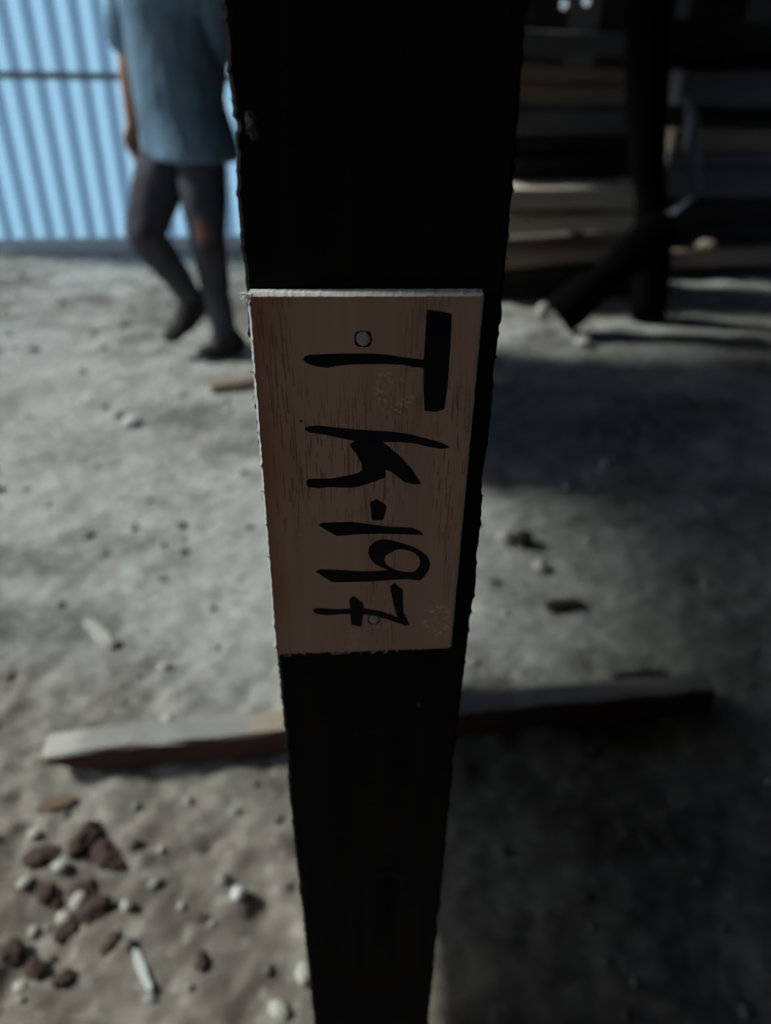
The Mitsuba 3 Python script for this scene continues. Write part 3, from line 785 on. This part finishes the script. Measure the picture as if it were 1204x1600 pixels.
lay('wood_chip', splinter(1, 0.118, 0.034, 0.006), 'mat_pale_chip', -0.66, 1.30, -0.75, 0.1, label='pale flat wood chip on the floor at the left, beyond the long plank', cat='wood chip')
lay('wood_chip', splinter(2, 0.070, 0.013, 0.006), 'mat_white_chip', -0.342, 0.560, -0.95, 0.0, label='narrow white wood sliver on the floor at the bottom left', cat='wood chip')
lay('pebble', rock(4, 0.011, 0.013, 0.010, 2), 'mat_white_chip', -0.222, 0.673, 0.3, 0.1, label='small white pebble on the floor between the plank and the white sliver', cat='pebble')
lay('pebble', rock(5, 0.013, 0.017, 0.008, 2), 'mat_pale_chip', -0.106, 0.561, 0.3, 0.1, label='pale yellowish stone beside the left edge of the post near the bottom', cat='pebble')
lay('pebble', rock(6, 0.012, 0.016, 0.008, 2), 'mat_pale_chip', -0.135, 0.510, 0.9, 0.1, label='pale stone beside the post at the very bottom of the view', cat='pebble')
lay('pebble', rock(7, 0.032, 0.030, 0.018, 2), 'mat_white_chip', -0.914, 2.40, 0.3, 0.2, label='whitish stone on the lit floor before the walking person', cat='pebble')
lay('wood_chip', splinter(8, 0.065, 0.03, 0.012), 'mat_rust', -0.575, 0.835, 0.4, 0.2, label='brown chip under the tapered left end of the long plank', cat='wood chip')
lay('pebble', rock(9, 0.026, 0.024, 0.022, 2), 'mat_pale_chip', 0.335, 1.700, 0.3, 0.1, label='pale pebble on the dim floor right of the post with a dark clod beside it', cat='pebble')
lay('clod', rock(10, 0.026, 0.022, 0.026, 2), 'mat_dark_clod', 0.380, 1.685, 0.6, 0.1, label='dark clod beside the pale pebble on the dim floor', cat='clod')
lay('pebble', rock(11, 0.020, 0.022, 0.018, 2), 'mat_pale_chip', 0.407, 1.576, 0.3, 0.1, label='dull pebble nearer than the pale one on the dim floor right of the post', cat='pebble')
lay('wood_chip', splinter(12, 0.095, 0.042, 0.018), 'mat_dark_clod', 0.440, 1.405, 0.05, 0.1, label='short black chip on the half-lit floor right of the post', cat='wood chip')
lay('wood_chip', splinter(13, 0.13, 0.045, 0.015), 'mat_dark_clod', 0.56, 1.168, 0.15, 0.1, label='dark flat strip on the shaded floor just beyond the right end of the plank', cat='wood chip')
lay('pebble', rock(14, 0.035, 0.03, 0.04, 2), 'mat_pale_chip', 0.78, 3.74, 0.3, 0.1, label='pale lump at the foot of the timber stack right of the post', cat='pebble')
lay('pebble', rock(15, 0.036, 0.04, 0.03, 2), 'mat_pale_chip', 0.895, 3.31, 0.3, 0.1, label='grey lump on the light strip of floor before the timber stack', cat='pebble')
for i, (x, y, s) in enumerate([(-0.56, 0.735, 0.030), (-0.50, 0.76, 0.034), (-0.455, 0.742, 0.032), (-0.47, 0.69, 0.030), (-0.53, 0.68, 0.026), (-0.44, 0.65, 0.026), (-0.48, 0.625, 0.022), (-0.545, 0.585, 0.022), (-0.40, 0.60, 0.018), (-0.50, 0.56, 0.018), (-0.45, 0.545, 0.016), (-0.26, 0.575, 0.014), (-0.27, 0.64, 0.012)]):
    lay('bark_piece', rock(60 + i, s * 0.95, s * 0.7, s * 0.42, 3, 0.85), 'mat_bark', x, y, i * 1.3, 0.40, label='dark reddish bark piece scattered on the floor at the lower left', cat='bark', group='bark pieces at the lower left')
for i, (x, y, s) in enumerate([(-0.52, 0.715, 0.013), (-0.475, 0.665, 0.015), (-0.49, 0.64, 0.013), (-0.57, 0.69, 0.012), (-0.395, 0.655, 0.010), (-0.585, 0.77, 0.011), (-0.53, 0.62, 0.009), (-0.51, 0.535, 0.011)]):
    lay('pebble', rock(80 + i, s, s * 0.8, s * 0.6, 2), 'mat_pale_chip', x, y, i * 1.3, 0.1, label='small pale pebble among the dark bark pieces at the lower left', cat='pebble', group='pale pebbles among the bark')
shapes = [(rock(100 + i, 1, 0.8, 0.6, 1, 0.35)) for i in range(6)]
plys = [[mikit.ply(s, mt, smooth=40) for s in shapes] for mt in ('mat_pebble', 'mat_pebble_dark', 'mat_pale_chip')]
n_, spots = 0, []
while n_ < 150:
    y = 0.5 + 3.9 * rng.random() ** 1.5
    half = 0.25 + 0.52 * (0.6 + 0.85 * y)
    x = rng.uniform(-half, half)
    if abs(x + 0.02) < 0.05 + 0.12 * y or (abs(y - 1.0 - 0.15 * x) < 0.07) or (x > 0.3 and y > 3.5) or (-1.1 < x < -0.55 and 2.85 < y < 3.4) or (x > 0 and rng.random() < 0.6):
        continue
    if any((x - a) ** 2 + (y - b) ** 2 < (0.028 + 0.01 * y) ** 2 for a, b in spots):
        continue
    spots.append((x, y))
    s = rng.uniform(0.005, 0.012) * (0.75 + 0.45 * y)
    kind_ = rng.choice([0, 0, 0, 1, 1, 2])
    d = dict(plys[kind_][n_ % 6])
    d['to_world'] = T().translate([x, y, float(height(x, y)) + 0.15 * s]).rotate([0, 0, 1], float(rng.uniform(0, 360))).scale(s)
    tone = ('grey', 'dark brown', 'pale')[kind_]
    obj('small_stone', d, label=f'small {tone} stone bedded in the trampled dirt floor', cat='stone', group=f'small {tone} stones on the dirt floor')
    n_ += 1
